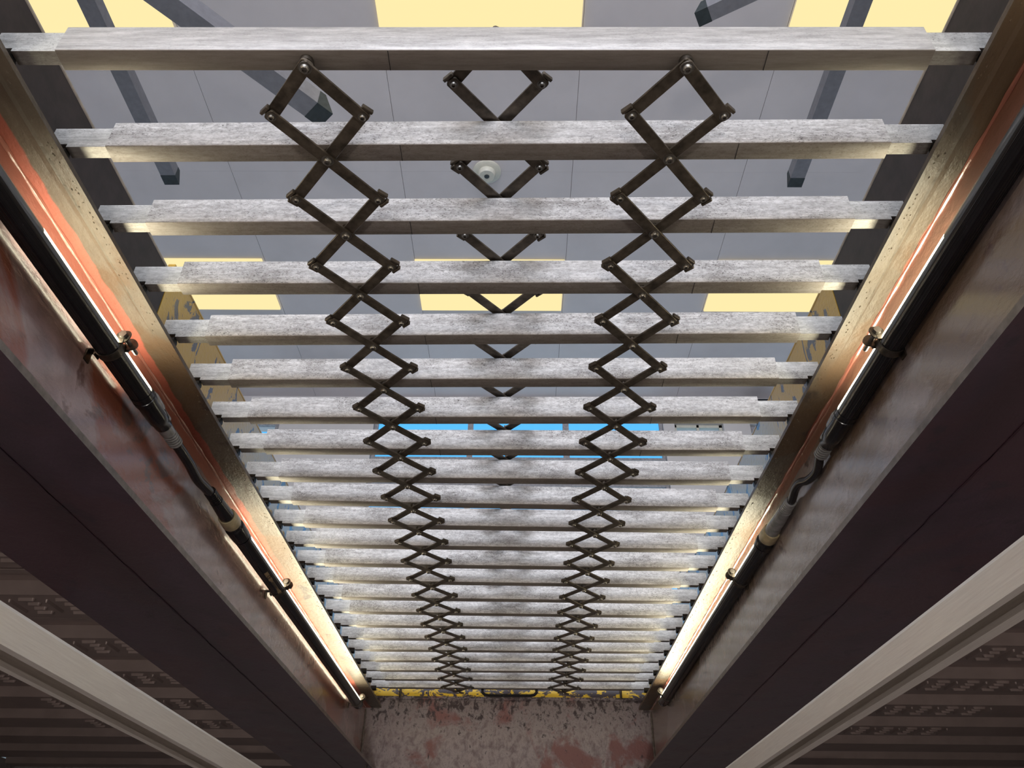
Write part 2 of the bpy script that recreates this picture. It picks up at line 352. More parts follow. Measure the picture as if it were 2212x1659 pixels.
# ---- corrugated steel deck that forms the basement ceiling
DECK0, PITCH = 2.335 - 0.435 * 12, 0.435
prof = [(0, 0), (.215, 0), (.226, .042), (.262, .042), (.270, .016), (.300, .016), (.308, .042), (.424, .042)]
def deck_side(x0, x1, parent):
    bm = bmesh.new(); pts = []
    for k in range(20): pts += [(DECK0 + k * PITCH + a, 0.835 + z) for a, z in prof]
    lo = [[bm.verts.new((x, y, z)) for y, z in pts] for x in (x0, x1)]
    for i in range(len(pts) - 1): bm.faces.new((lo[0][i], lo[0][i + 1], lo[1][i + 1], lo[1][i]))
    return link('deck_sheet', to_mesh('deck_sheet', bm, M_deck), parent)
deck = empty('ceiling', (0, 0, 0)); tag(deck, 'corrugated steel deck over the basement with embossed ribs', kind='structure')
deck_side(-3.2, -0.735, deck); deck_side(0.735, 3.2, deck)
def ridge(bm, cx, cy, lx, ly, h=0.009):
    """pill shaped raised bar on the underside"""
    r = min(lx, ly) / 2; n = 6; base = []; top = []
    for s, c in ((1, (cx + lx / 2 - r, cy + ly / 2 - r)), (2, (cx - lx / 2 + r, cy + ly / 2 - r)), (3, (cx - lx / 2 + r, cy - ly / 2 + r)), (4, (cx + lx / 2 - r, cy - ly / 2 + r))):
        for k in range(4):
            a = (s - 1) * PI / 2 + k * PI / 6
            base.append(bm.verts.new((c[0] + r * math.cos(a), c[1] + r * math.sin(a), 0.835)))
            top.append(bm.verts.new((c[0] + r * 0.5 * math.cos(a), c[1] + r * 0.5 * math.sin(a), 0.835 - h)))
    m_ = len(base)
    for i in range(m_): bm.faces.new((base[i], base[(i + 1) % m_], top[(i + 1) % m_], top[i]))
    bm.faces.new(top)
bm = bmesh.new()
for k in range(9, 17):
    y = DECK0 + k * PITCH
    for side in (-1, 1):
        for q in range(12):
            cx = side * (0.80 + 0.117 * q)
            for dy in (0.035, 0.075, 0.115, 0.155): ridge(bm, cx + (0.004 if dy in (0.075, 0.115) else 0), y + dy, 0.056 if dy in (0.035, 0.155) else 0.044, 0.016)
            ridge(bm, cx + 0.058, y + 0.095, 0.013, 0.11)
eo = link('embossing', to_mesh('embossing', bm, M_deck, True), deck); eo['kind'] = 'stuff'

# ================================================================= STEEL FRAMING OF THE PIT
YA, YB = -2.5, 3.60
def flz(y): return 0.8275 - 0.0095 * y      # underside of the top flange falls slightly toward the far end
def side_beam(s, label):
    o = empty('steel_beam', (0, 0, 0)); tag(o, label, 'beam', 'beams along the pit')
    def poly(ps): return [(s * x, z) for x, z in ps]
    W = 0.631 if s < 0 else 0.615
    bm = bmesh.new()
    def fl(y): z = flz(y); return poly([(PX - .002, z), (W + .085, z), (W + .085, 0.845), (PX + .02, 0.838 if z > .829 else z + .009), (PX - .002, z + .008)])
    prism_y(bm, fl(YA), YA, YB, fl(YB), steps=30)
    link('top_flange', to_mesh('top_flange', bm, M_flange), o)
    bm = bmesh.new()
    def wb(y): z = flz(y); return poly([(W, 0.545), (W, z - .0002), (W + .012, z - .0002), (W + .012, 0.545)])
    prism_y(bm, wb(YA), YA, YB, wb(YB), steps=30)
    link('web', to_mesh('web', bm, M_web if s < 0 else M_web_brown), o)
    bm = bmesh.new(); wx = 0.676
    prism_y(bm, poly([(0.556, 0.5345), (wx, 0.5345), (wx, 0.5449), (0.556, 0.5449)]), YA, YB, steps=20)
    for f in bm.faces:
        if all(abs(abs(v.co.x) - 0.556) < 1e-4 for v in f.verts): f.material_index = 1
    link('bottom_flange', to_mesh('bottom_flange', bm, [M_under, M_lip]), o)
    bm = bmesh.new()
    prism_y(bm, poly([(wx + .002, 0.533), (0.870, 0.533), (0.870, 0.544), (wx + .002, 0.544)]), YA, YB, steps=20)
    link('flange_plate', to_mesh('flange_plate', bm, M_under), o)
    bm = bmesh.new()
    prism_y(bm, poly([(0.858, 0.5442), (0.870, 0.5442), (0.870, 0.834), (0.858, 0.834)]), YA, YB, steps=10)
    link('outer_web', to_mesh('outer_web', bm, M_under), o)
    # weld fillet between flange and web, and under the flange joint
    bm = bmesh.new(); rr = random.Random(3 + s)
    pts = []; rad = []
    for k in range(240):
        y = YA + .02 + (YB - YA - .04) * k / 239; pts.append((s * (W - .001), y, flz(y) - .001)); rad.append(0.0032 + 0.0011 * math.sin(k * 1.9) + rr.uniform(-.0005, .0005))
    tube(bm, pts, rad, 8); link('weld_bead', to_mesh('weld_bead', bm, M_web, True), o)
    bm = bmesh.new(); pts = []; rad = []
    for k in range(200):
        y = YA + .02 + (YB - YA - .04) * k / 199; pts.append((s * (wx + .001 + rr.uniform(-.0006, .0006)), y, 0.5335)); rad.append(max(0.0006, 0.0016 + rr.uniform(-.0010, .0012)))
    tube(bm, pts, rad, 6); link('weld_bead', to_mesh('weld_bead', bm, M_under, True), o)
    bm = bmesh.new(); pts = [(s * (W - .002 - .012 * 0), 3.597 - 0.0, 0.55 + 0.235 * k / 39) for k in range(40)]
    tube(bm, pts, [0.004 + .0012 * math.sin(k * 2.1) for k in range(40)], 8); link('weld_bead', to_mesh('weld_bead', bm, M_lip, True), o)
    # paint drips along the flange lip
    bm = bmesh.new()
    for k in range(260):
        y = rr.uniform(0.2, 3.5); x = PX + .004 + abs(rr.gauss(0, .006)); r = rr.uniform(.0008, .0020)
        p = Vector((s * x, y, flz(y)))
        vs = [bm.verts.new(p + Vector((r * math.cos(a) * 1, r * math.sin(a) * 1.8, 0.0002))) for a in (0, PI / 2, PI, 3 * PI / 2)]; tp = bm.verts.new(p - Vector((0, 0, r * .8)))
        for i in range(4): bm.faces.new((vs[i], vs[(i + 1) % 4], tp))
    dpo = link('paint_drips', to_mesh('paint_drips', bm, M_flange, True), o); dpo['kind'] = 'stuff'
    return o
side_beam(-1, 'red brown painted steel beam along the left side of the pit')
side_beam(1, 'tan and brown painted steel beam along the right side of the pit')
eb = empty('steel_beam', (0, YB, 0)); tag(eb, 'scuffed grey and red steel header beam across the far end of the pit', 'beam')
box('web', M_end, (-0.6305, 0.6145, 0.0, 0.012, 0.545, 0.832), eb)
box('top_flange', M_end, (-0.63, 0.63, 0.0125, 0.09, 0.834, 0.846), eb)
box('bottom_flange', M_under, (-1.6, 1.6, 0.0125, 0.12, 0.534, 0.5445), eb)
bm = bmesh.new(); rr = random.Random(5)
tube(bm, [(-0.56 + 1.12 * k / 119, -0.001, 0.831 + rr.uniform(-.001, .001)) for k in range(120)], [0.0042 + rr.uniform(-.0015, .002) for k in range(120)], 6)
link('weld_bead', to_mesh('weld_bead', bm, M_end, True), eb)

# ---- pit curbs: dark steel plate near the camera, chipped yellow plate further on
def curb(name, s, y0, y1, m, top, label):
    o = empty(name, (s * CX_, y0, 0.846)); tag(o, label, kind='structure')
    a, b_ = sorted((0, s * 0.010))
    box('curb_plate', m, (a, b_, 0, y1 - y0, 0.0005, top - 0.846), o)
    a, b_ = sorted((0, s * 0.012)); a -= 0.0012; b_ += 0.0012
    box('curb_edge', M_curbedge if m is M_curbdark else m, (a if s > 0 else a, b_, 0, y1 - y0, top - 0.846, top - 0.840), o, 0.0015)
    return o
curb('trim_1', -1, -2.5, 1.047, M_curbdark, 0.974, 'dark brown steel curb plate at the near left of the pit')
curb('trim_2', 1, -2.5, 1.067, M_curbdark, 0.998, 'dark brown steel curb plate at the near right of the pit')
curb('trim_3', -1, 1.05, 3.62, M_yellow, 1.000, 'chipped yellow curb plate on the left of the pit')
curb('trim_4', 1, 1.07, 3.62, M_yellow, 0.998, 'chipped yellow curb plate on the right of the pit')
o = empty('trim_5', (0, 3.62, 0.846)); tag(o, 'yellow chipped steel edge across the far end of the pit', kind='structure')
box('curb_plate', M_yellow2, (-0.604, 0.604, 0.0, 0.010, -0.012, 0.15), o)
for x in (0.490, -0.487):
    bm = bmesh.new(); tube(bm, [(x, -0.006, -0.02), (x, -0.006, 0.03)], 0.0055, 10); link('stud', to_mesh('stud', bm, M_boltd, True), o)

# ================================================================= THE SLIDING PIT COVER
D = [0.5251, 0.6595, 0.795, 0.9287, 1.0618, 1.1947, 1.3267, 1.4564, 1.5883, 1.7186, 1.8472, 1.9768, 2.1103, 2.2422, 2.3836, 2.5198, 2.6563, 2.7954, 2.9327, 3.0673, 3.2084, 3.3429, 3.4795]
T = [-0.0013, -0.0086, -0.011, -0.0096, -0.015, -0.0129, -0.0124, -0.0037, 0.0033, 0.0216, 0.0167, 0.0139, 0.0149, 0.0188, 0.0148, 0.0161, 0.0127, 0.0027, -0.0002, -0.0118, -0.0067, -0.0098, -0.0016]
SD, SH, ZB = 0.0275, 0.050, 0.850
cover = empty('pit_cover', (0, 0.5, ZB)); tag(cover, 'folding pit cover of aluminium slats joined by three steel scissor chains', 'pit cover')
def C(p): return Vector(p) - Vector((0, 0.5, ZB))
def slat_mesh(m):
    bm = bmesh.new(); add_box(bm, -0.52, 0.52, 0, SD, 0, SH)
    bmesh.ops.bevel(bm, geom=[e for e in bm.edges if abs(e.verts[0].co.x - e.verts[1].co.x) > 0.5], offset=0.0018, segments=2, affect='EDGES', profile=0.5)
    return to_mesh('slat', bm, m, True)
me_slat, me_slat_new = slat_mesh(M_slat), slat_mesh(M_slat_new)
def plug_mesh(s):
    bm = bmesh.new()
    a, b_ = sorted((s * 0.505, s * 0.574)); add_box(bm, a, b_, 0.0022, 0.0205, 0.0012, SH - 0.010)
    a, b_ = sorted((s * 0.574, s * 0.600)); add_box(bm, a, b_, 0.0022, 0.0205, 0.0075, SH - 0.010)
    return to_mesh('end_plug', bm, M_plug)
me_plug = {-1: plug_mesh(-1), 1: plug_mesh(1)}
def slider_mesh(s):
    bm = bmesh.new()
    tube(bm, [(s * 0.5755, 0.011, -0.0035), (s * 0.598, 0.011, -0.0035)], 0.0080, 14)
    return to_mesh('roller', bm, M_rubber, True)
me_roll = {-1: slider_mesh(-1), 1: slider_mesh(1)}
bm = bmesh.new(); add_box(bm, -0.0004, 0.0004, 0.001, SD - .001, -0.0004, 0.0006); me_seam = to_mesh('joint', bm, M_rubber)
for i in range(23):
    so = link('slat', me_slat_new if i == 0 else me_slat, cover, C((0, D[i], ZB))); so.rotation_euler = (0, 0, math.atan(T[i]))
    for s in (-1, 1):
        link('end_plug', me_plug[s], so); link('roller', me_roll[s], so)
    if i < 8:
        for x in (-0.124 - .002 * i, 0.325 - .004 * i): link('joint', me_seam, so, (x, 0, 0))
so['label'] = 'far slat with two small screws above the handle'
for x in (-0.105, 0.125):
    bm = bmesh.new(); add_box(bm, x - .009, x + .009, -0.004, 0.0, 0.034, 0.052); link('handle_tab', to_mesh('handle_tab', bm, M_boltd), so)
hd = empty('grab_handle', (0, 3.478, ZB)); hd.parent = cover; hd.location = C((0, 3.486, ZB))
bm = bmesh.new()
hp = [(-0.118, 0.01, 0.0), (-0.118, 0.008, -0.014), (-0.108, 0.004, -0.024), (-0.09, 0.002, -0.028), (0.086, 0.002, -0.028), (0.104, 0.004, -0.024), (0.114, 0.008, -0.014), (0.114, 0.01, 0.0)]
tube(bm, hp, 0.0062, 10); link('handle_bar', to_mesh('handle_bar', bm, M_housing, True), hd)

# scissor chains: link bars, pivot bolts
HW = 0.0165 / 2; TH = 0.0035
def bar_mesh(L, tabz, double=True):
    """flat bar along local X, rounded ends, small folded tabs"""
    bm = bmesh.new(); n = 5; outl = []
    e = L / 2 + 0.0075
    for sx in (1, -1):
        for k in range(n + 1):
            a = -PI / 2 + PI * k / n; outl.append((sx * (e - HW * 0.45 + HW * 0.45 * math.cos(a)), sx * HW * math.sin(a)))
    lo = [bm.verts.new((x, y, -TH / 2)) for x, y in outl]; hi = [bm.verts.new((x, y, TH / 2)) for x, y in outl]
    bm.faces.new(lo[::-1]); bm.faces.new(hi)
    for i in range(len(lo)): j = (i + 1) % len(lo); bm.faces.new((lo[i], lo[j], hi[j], hi[i]))
    bmesh.ops.bevel(bm, geom=bm.edges[:], offset=0.0004, segments=1, affect='EDGES')
    return to_mesh('link_bar', bm, M_link)
def tab_mesh(z0, z1, L):
    bm = bmesh.new()
    for sx in (1,):
        add_box(bm, sx * (L / 2 + .0105) - .0022, sx * (L / 2 + .0105) + .0022, -HW * 0.95, HW * 0.95, z0, z1)
    bmesh.ops.bevel(bm, geom=bm.edges[:], offset=0.0007, segments=1, affect='EDGES')
    return to_mesh('end_tab', bm, M_link)
BL = math.hypot(0.115, 0.1345)
me_bar = bar_mesh(BL, 0); me_tab_up = tab_mesh(-TH / 2, 0.0055, BL); me_tab_dn = tab_mesh(-0.0050, TH / 2, BL)
def bolt_mesh(r, h, shank, socket=True):
    """head hangs below z=0, shank above"""
    bm = bmesh.new()
    prof = [(0.0, -h + .0015 if socket else -h)]
    prof = ([(r * .38, -h + .0022), (r * .42, -h)] if socket else [(r * .05, -h)]) + [(r * .72, -h), (r * .96, -h * .6), (r, -h * .2), (r * 1.0, 0), (r * 1.35, 0), (r * 1.35, .0008), (r * .5, .0008), (r * .5, shank)]
    seg = 14; prev = None; first = None
    for rr_, z in prof:
        ring = [bm.verts.new((rr_ * math.cos(2 * PI * k / seg), rr_ * math.sin(2 * PI * k / seg), z)) for k in range(seg)]
        if prev:
            for k in range(seg): bm.faces.new((prev[k], prev[(k + 1) % seg], ring[(k + 1) % seg], ring[k]))
        else: first = ring
        prev = ring
    bm.faces.new(first); bm.faces.new(prev)
    return to_mesh('pivot_bolt', bm, M_bolt, True)
me_pb = bolt_mesh(0.0062, 0.0050, 0.016); me_jb = bolt_mesh(0.0046, 0.0040, 0.014); 
CH = [(-0.2225, 0.8365, 0.8410), (0.2300, 0.8365, 0.8410), (0.0035, 0.9045, 0.9090)]
for ci, (cx, zA, zB) in enumerate(CH):
    piv = [(cx, D[i] + T[i] * cx + SD / 2) for i in range(23)]
    def joint(i, s):                                # joint after slat i on side s
        if i < 0: return (cx + s * .0575, piv[0][1] - .0667)
        if i > 21: return (cx + s * .0575, piv[22][1] + .0667)
        return (cx + s * .0575, (piv[i][1] + piv[i + 1][1]) / 2)
    for i in range(23):
        for lay in (0, 1):
            sgn = 1 if lay == 0 else -1
            p0, p1 = joint(i - 1, -sgn), joint(i, sgn); z = zA if lay == 0 else zB
            ends = (p0, p1); half = False
            if i == 0: p0 = piv[0]; half = True
            if i == 22: p1 = (piv[22][0] + sgn * .016, piv[22][1] + .019); half = True
            dx, dy = p1[0] - p0[0], p1[1] - p0[1]; L_ = math.hypot(dx, dy)
            b = link('link_bar', me_bar if not half else bar_mesh(L_, 0), cover, C(((p0[0] + p1[0]) / 2, (p0[1] + p1[1]) / 2, z)))
            b.rotation_euler = (0, 0, math.atan2(dy, dx))
            if not half: b.scale = (L_ / BL, 1, 1); mt_ = me_tab_up if lay == 0 else me_tab_dn; link('end_tab', mt_, b); e2 = link('end_tab', mt_, b); e2.scale = (-1, 1, 1)
        pb = link('pivot_bolt', me_pb, cover, C((piv[i][0], piv[i][1], zA - TH / 2 - .0002)))
        if i < 22:
            for s in (-1, 1):
                j = joint(i, s); link('pivot_bolt', me_jb, cover, C((j[0], j[1], zA - TH / 2 - .0002)))
cover_washers = bmesh.new()
for ci, (cx, zA, zB) in enumerate(CH[:2]):
    for i in range(23):
        y = D[i] + T[i] * cx + SD / 2
        tube(cover_washers, [(cx, y, zB + TH / 2), (cx, y, ZB + .0005)], 0.0085, 12)
wo = link('spacer_washers', to_mesh('spacer_washers', cover_washers, M_boltd, True), cover, C((0, 0, 0))); wo['kind'] = 'stuff'

# ================================================================= TUBE LIGHTS ON THE BEAM WEBS
R = 0.0182
def lamp_axis(s): return (s * 0.600, 0.731 if s < 0 else 0.737)
def tube_light(s, y0, y1, lit0, lit1, label, sticker=False, collar=True):
    cx, cz = lamp_axis(s)
    o = empty('tube_light', (cx, y0, cz)); tag(o, label, 'light', 'tube lights along the pit beams')
    def P(bm): bmesh.ops.translate(bm, verts=bm.verts, vec=Vector((-cx, -y0, -cz)))
    def A(d): return math.radians(d if s < 0 else 180 - d)     # 0 deg points toward the middle of the pit
    bm = bmesh.new(); 
    def arc(bm, d0, d1, r, ya, yb, thick=0.0014, seg=18):
        a0, a1 = A(d0), A(d1)
        pts = [(cx + r * math.cos(a0 + (a1 - a0) * k / seg), cz + r * math.sin(a0 + (a1 - a0) * k / seg)) for k in range(seg + 1)]
        pts += [(cx + (r - thick) * math.cos(a0 + (a1 - a0) * k / seg), cz + (r - thick) * math.sin(a0 + (a1 - a0) * k / seg)) for k in range(seg, -1, -1)]
        prism_y(bm, pts, ya, yb, cap=False)
        n = seg + 1
    arc(bm, 178, 345, R, y0, y1)
    for d in range(184, 340, 12):                                # moulded ribs of the housing
        a_ = A(d); tube(bm, [(cx + R * math.cos(a_), y0 + .01, cz + R * math.sin(a_)), (cx + R * math.cos(a_), y1 - .01, cz + R * math.sin(a_))], 0.0005, 5)
    P(bm); link('housing', to_mesh('housing', bm, M_housing, True), o)
    bm = bmesh.new(); arc(bm, -15, 8, R * .995, y0, y1); arc(bm, 156.5, 178, R * .995, y0, y1); P(bm); link('cover_strip', to_mesh('cover_strip', bm, M_clear, True), o)
    bm = bmesh.new(); arc(bm, 8.5, 156, R * .985, lit0, lit1, 0.002); P(bm); link('diffuser', to_mesh('diffuser', bm, M_lamp, True), o)
    if lit0 > y0 + .01: bm = bmesh.new(); arc(bm, 8.5, 156, R * .985, y0, lit0 - .001); P(bm); link('diffuser_end', to_mesh('diffuser_end', bm, M_clear, True), o)
    if lit1 < y1 - .01: bm = bmesh.new(); arc(bm, 8.5, 156, R * .985, lit1 + .001, y1); P(bm); link('diffuser_end', to_mesh('diffuser_end', bm, M_clear, True), o)
    for ya, yb in ((y0, y0 + .012), (y1 - .012, y1)):
        bm = bmesh.new(); lathe_y(bm, cx, cz, [(ya, R * .3), (ya, R * 1.06), (yb, R * 1.06), (yb, R * .3)], 24); P(bm); link('end_cap', to_mesh('end_cap', bm, M_housing, True), o)
    if sticker:
        bm = bmesh.new(); ya = 1.835
        arc(bm, 292, 322, R + .0006, ya, ya + .052, 0.0004, 8); arc(bm, 300, 318, R + .0006, ya + .052, ya + .125, 0.0004, 8); arc(bm, 294, 322, R + .0006, ya + .125, ya + .16, 0.0004, 8)
        P(bm); st = link('sticker', to_mesh('sticker', bm, M_sticker), o); st['label'] = 'tan sticker with small black marks'
        for txt, yy, sz in (('CE', ya + .030, .016), ('U', ya + .142, .013)):
            cu = bpy.data.curves.new('marks', 'FONT'); cu.body = txt; cu.size = sz; cu.extrude = 0.0002; cu.align_x = 'CENTER'; cu.align_y = 'CENTER'; cu.materials.append(M_ink)
            tmp = bpy.data.objects.new('marks', cu); COL.objects.link(tmp); dg = bpy.context.evaluated_depsgraph_get(); mm = bpy.data.meshes.new_from_object(tmp.evaluated_get(dg)); bpy.data.objects.remove(tmp)
            to = link('marks', mm, st)
            a_ = A(307); nrm = Vector((math.cos(a_), 0, math.sin(a_))); pos = Vector((0, yy - y0, 0)) + nrm * (R + .0009)
            xax = Vector((0, 1, 0)); yax = nrm.cross(xax)
            mt = Matrix((xax, yax, nrm)).transposed().to_4x4(); mt.translation = pos; to.matrix_local = mt
        bm = bmesh.new()
        for k in range(5):
            a_ = A(302 + 3 * k); q = Vector((cx + (R + .0008) * math.cos(a_), 0, cz + (R + .0008) * math.sin(a_)))
            tube(bm, [(q.x, ya + .062, q.z), (q.x, ya + .11 - .006 * (k % 2), q.z)], 0.00035, 4)
        P(bm); mk = link('marks', to_mesh('marks', bm, M_ink), st); mk['kind'] = 'stuff'
    return o
for s, w in ((-1, 'left'), (1, 'right')):
    e1 = 1.175 if s < 0 else 1.235
    tube_light(s, -1.05, 0.40, -1.0, 0.37, 'black tube light on the %s beam nearest the viewer, above the picture' % w)
    lit_end = 1.070 if s < 0 else 1.125
    tube_light(s, 0.41, lit_end + .012, 0.71 if s < 0 else 0.72, lit_end, 'black tube light clamped to the %s beam, nearer one, ending at the cable' % w)
    y2 = 1.655 if s < 0 else 1.690
    tube_light(s, y2, 3.26 if s < 0 else 3.20, y2 + .02, 3.22 if s < 0 else 3.15, ('black tube light with a tan sticker on the left beam, farther one' if s < 0 else 'black tube light on the right beam, farther one past the beige ring'), sticker=(s < 0))
    # connector between the two tubes
    cx, cz = lamp_axis(s)
    o = empty('power_connector', (cx, lit_end, cz)); tag(o, ('straight black power cable and plugs joining the two tube lights on the left beam' if s < 0 else 'bent black power cable and plugs joining the two tube lights on the right beam'), 'cable')
    def P(bm): bmesh.ops.translate(bm, verts=bm.verts, vec=Vector((-cx, -lit_end, -cz)))
    b0 = lit_end + .013
    bm = bmesh.new(); lathe_y(bm, cx, cz, [(b0, R * .9), (b0 + .002, R * 1.08), (b0 + .012, R * 1.08), (b0 + .014, R * 1.0), (b0 + .055, R * .98), (e1 - .02, R * .93), (e1 - .018, R * .86), (e1, R * .8), (e1, R * .2)], 24); P(bm)
    link('plug_body', to_mesh('plug_body', bm, M_housing, True), o)
    # clear latch on the upper inner side
    a_ = math.radians(35 if s < 0 else 145); off = Vector((math.cos(a_), 0, math.sin(a_))) * R * 0.62
    bm = bmesh.new(); ax = Vector((cx, 0, cz)) + off
    tube(bm, [ax + Vector((0, b0 + .0, 0)), ax + Vector((0, b0 + .012, 0)), ax + Vector((0, b0 + .045, 0)), ax + Vector((0, b0 + .05, 0)), ax + Vector((0, e1 - .01, 0))], [.008, .0105, .0095, .0070, .0065], 14); P(bm)
    link('clear_latch', to_mesh('clear_latch', bm, M_fitting, True), o)
    g = e1
    bm = bmesh.new(); pr = [(g - .004, R * .2), (g - .004, R * .74)]
    if s < 0: pr += [(g + .02, R * .72)]; g += .02
    for k in range(6): pr += [(g + .002 + k * .007, R * .70), (g + .005 + k * .007, R * .70), (g + .0055 + k * .007, R * .56), (g + .0085 + k * .007, R * .56)]
    g += .045; pr += [(g, R * .5), (g, R * .1)]
    lathe_y(bm, cx, cz, pr, 20); P(bm); link('strain_relief', to_mesh('strain_relief', bm, M_fitting, True), o)
    c1 = 1.440 if s < 0 else 1.480
    bm = bmesh.new()
    if s < 0: pts = [(cx, g, cz), (cx + .002, g + .06, cz - .004), (cx - .001, g + .12, cz - .007), (cx, c1 - .03, cz - .003), (cx, c1, cz)]
    else: pts = [(cx, g - .02, cz), (cx, g, cz), (cx + .004, g + .025, cz - .006), (cx + .006, g + .05, cz - .009), (cx + .002, g + .085, cz - .006), (cx - .004, g + .11, cz + .002), (cx - .004, g + .14, cz + .004), (cx, c1 - .02, cz), (cx, c1, cz)]
    # smooth the path
    sm = []
    for i in range(len(pts) - 1):
        p0, p1, p2, p3 = [Vector(pts[max(0, min(len(pts) - 1, i + q))]) for q in (-1, 0, 1, 2)]
        for u in range(6):
            t_ = u / 6; sm.append(0.5 * ((2 * p1) + (-p0 + p2) * t_ + (2 * p0 - 5 * p1 + 4 * p2 - p3) * t_ ** 2 + (-p0 + 3 * p1 - 3 * p2 + p3) * t_ ** 3))
    sm.append(Vector(pts[-1])); tube(bm, sm, R * (.54 if s < 0 else .46), 14); P(bm); link('cable', to_mesh('cable', bm, M_cable, True), o)
    bm = bmesh.new(); g = c1 - .01; pr = [(g, R * .3)]
    for k in range(6): pr += [(g + k * .007, R * .66), (g + .004 + k * .007, R * .69), (g + .0045 + k * .007, R * .55), (g + .0065 + k * .007, R * .55)]
    g += .042; rg = y2 - .11 if s < 0 else y2 - .075
    pr += [(g, R * .74), (rg, R * .88), (rg + .03, R * .9), (rg + .03, R * .1)]
    lathe_y(bm, cx, cz, pr, 22); P(bm); link('strain_relief', to_mesh('strain_relief', bm, M_fitting if s > 0 else M_housing, True), o)
    bm = bmesh.new(); lathe_y(bm, cx, cz, [(rg, R * .88), (rg, R * 1.02), (rg + .002, R * 1.06), (rg + .036, R * 1.12), (rg + .038, R * 1.08), (rg + .038, R * .8)], 26); P(bm)
    ro = link('locking_ring', to_mesh('locking_ring', bm, M_beige, True), o); ro['label'] = 'yellowed beige locking ring'
    bm = bmesh.new(); lathe_y(bm, cx, cz, [(rg + .037, R * .8), (rg + .038, R * .98), (rg + .050, R * .98), (rg + .052, R * 1.10), (rg + .056, R * 1.16), (y2 - .006, R * 1.12), (y2 - .004, R * 1.02), (y2 + .0, R * .9)], 26); P(bm)
    link('socket', to_mesh('socket', bm, M_housing, True), o)

# ---- pipe clamps holding the tubes to the web
def clamp(s, y, label):
    cx, cz = lamp_axis(s)
    o = empty('pipe_clamp', (cx, y, cz)); tag(o, label, 'clamp', 'pipe clamps on the pit beams')
    bm = bmesh.new(); lathe_y(bm, 0, 0, [(-.007, R + .0004), (-.007, R + .0022), (.007, R + .0022), (.007, R + .0004), (-.007, R + .0004)], 28, cap=False); link('band', to_mesh('band', bm, M_boltd, True), o)
    W = 0.631 if s < 0 else 0.615; ix = -s                                    # +ix points to pit centre
    for dy in (-.0115, .0115):                                                # two curled ears with the bolt through them
        bm = bmesh.new(); c = Vector((ix * (R * .72 + .010), dy, R * .62 + .004))
        seg = 18; rings = []
        for yy, rr_ in ((-.0011, .0112), (.0011, .0112)):
            rings.append([bm.verts.new(c + Vector((rr_ * math.cos(2 * PI * k / seg), yy + (.0016 * math.cos(4 * PI * k / seg)) * (1 if dy > 0 else -1), rr_ * math.sin(2 * PI * k / seg)))) for k in range(seg)])
        bm.faces.new(rings[0][::-1]); bm.faces.new(rings[1])
        for k in range(seg): bm.faces.new((rings[0][k], rings[0][(k + 1) % seg], rings[1][(k + 1) % seg], rings[1][k]))
        bmesh.ops.bevel(bm, geom=[e for e in bm.edges if len(e.link_faces) == 2 and e.calc_face_angle(0) > 1], offset=.0004, segments=1, affect='EDGES')
        q0, q1 = sorted((ix * R * .78, ix * (R * .78 + .010)))
        add_box(bm, q0, q1, dy - .0011, dy + .0011, R * .1, R * .95)
        yl, yh = sorted((dy, .006 if dy > 0 else -.006)); qa, qb = sorted((ix * (R * .70), ix * (R * .99)))
        add_box(bm, qa, qb, yl, yh, R * .05, R * .70)
        link('ear', to_mesh('ear', bm, M_boltd, True), o)
    c = Vector((ix * (R * .72 + .010), 0, R * .62 + .004))
    bm = bmesh.new(); pts = []; rad = []
    for k in range(31): pts.append(c + Vector((0, -.018 + .052 * k / 30, 0))); rad.append(.0031 + (.0005 if k % 2 else 0))
    tube(bm, pts, rad, 10); link('bolt', to_mesh('bolt', bm, M_bolt, True), o)
    bm = bmesh.new(); tube(bm, [c + Vector((0, .0130, 0)), c + Vector((0, .0185, 0))], .0060, 6); link('nut', to_mesh('nut', bm, M_bolt), o)
    bm = bmesh.new(); tube(bm, [c + Vector((0, -.0185, 0)), c + Vector((0, -.0130, 0))], .0064, 6); link('nut', to_mesh('nut', bm, M_bolt), o)
    # folded foot behind the tube, reaching the web
    wx = s * (W - .6) * 1.0; bm = bmesh.new()
    fx0 = s * (R * .85); fx1 = s * (W - 0.6005)
    q0, q1 = sorted((fx0, fx1))
    add_box(bm, q0, q1, -.007, .007, -R * .35, -R * .35 + .0022)
    q0, q1 = sorted((fx1, fx1 - s * .0022)); add_box(bm, q0, q1, -.007, .007, -R * 1.35, -R * .3)
    q0, q1 = sorted((fx0, fx0 + s * .0022)); add_box(bm, q0, q1, -.007, .007, -R * .9, -R * .3)
    link('foot', to_mesh('foot', bm, M_boltd), o)
    return o
for s, w, ys3 in ((-1, 'left', (0.951, 1.988, 3.213)), (1, 'right', (0.940, 1.911, 3.106))):
    for y, d in zip(ys3, ('clamp with a threaded bolt, nearest one on the %s beam', 'small clamp midway along the %s beam, past the cable connector', 'clamp at the far end of the tube light on the %s beam')):
        clamp(s, y, 'rusty steel ' + d % w)

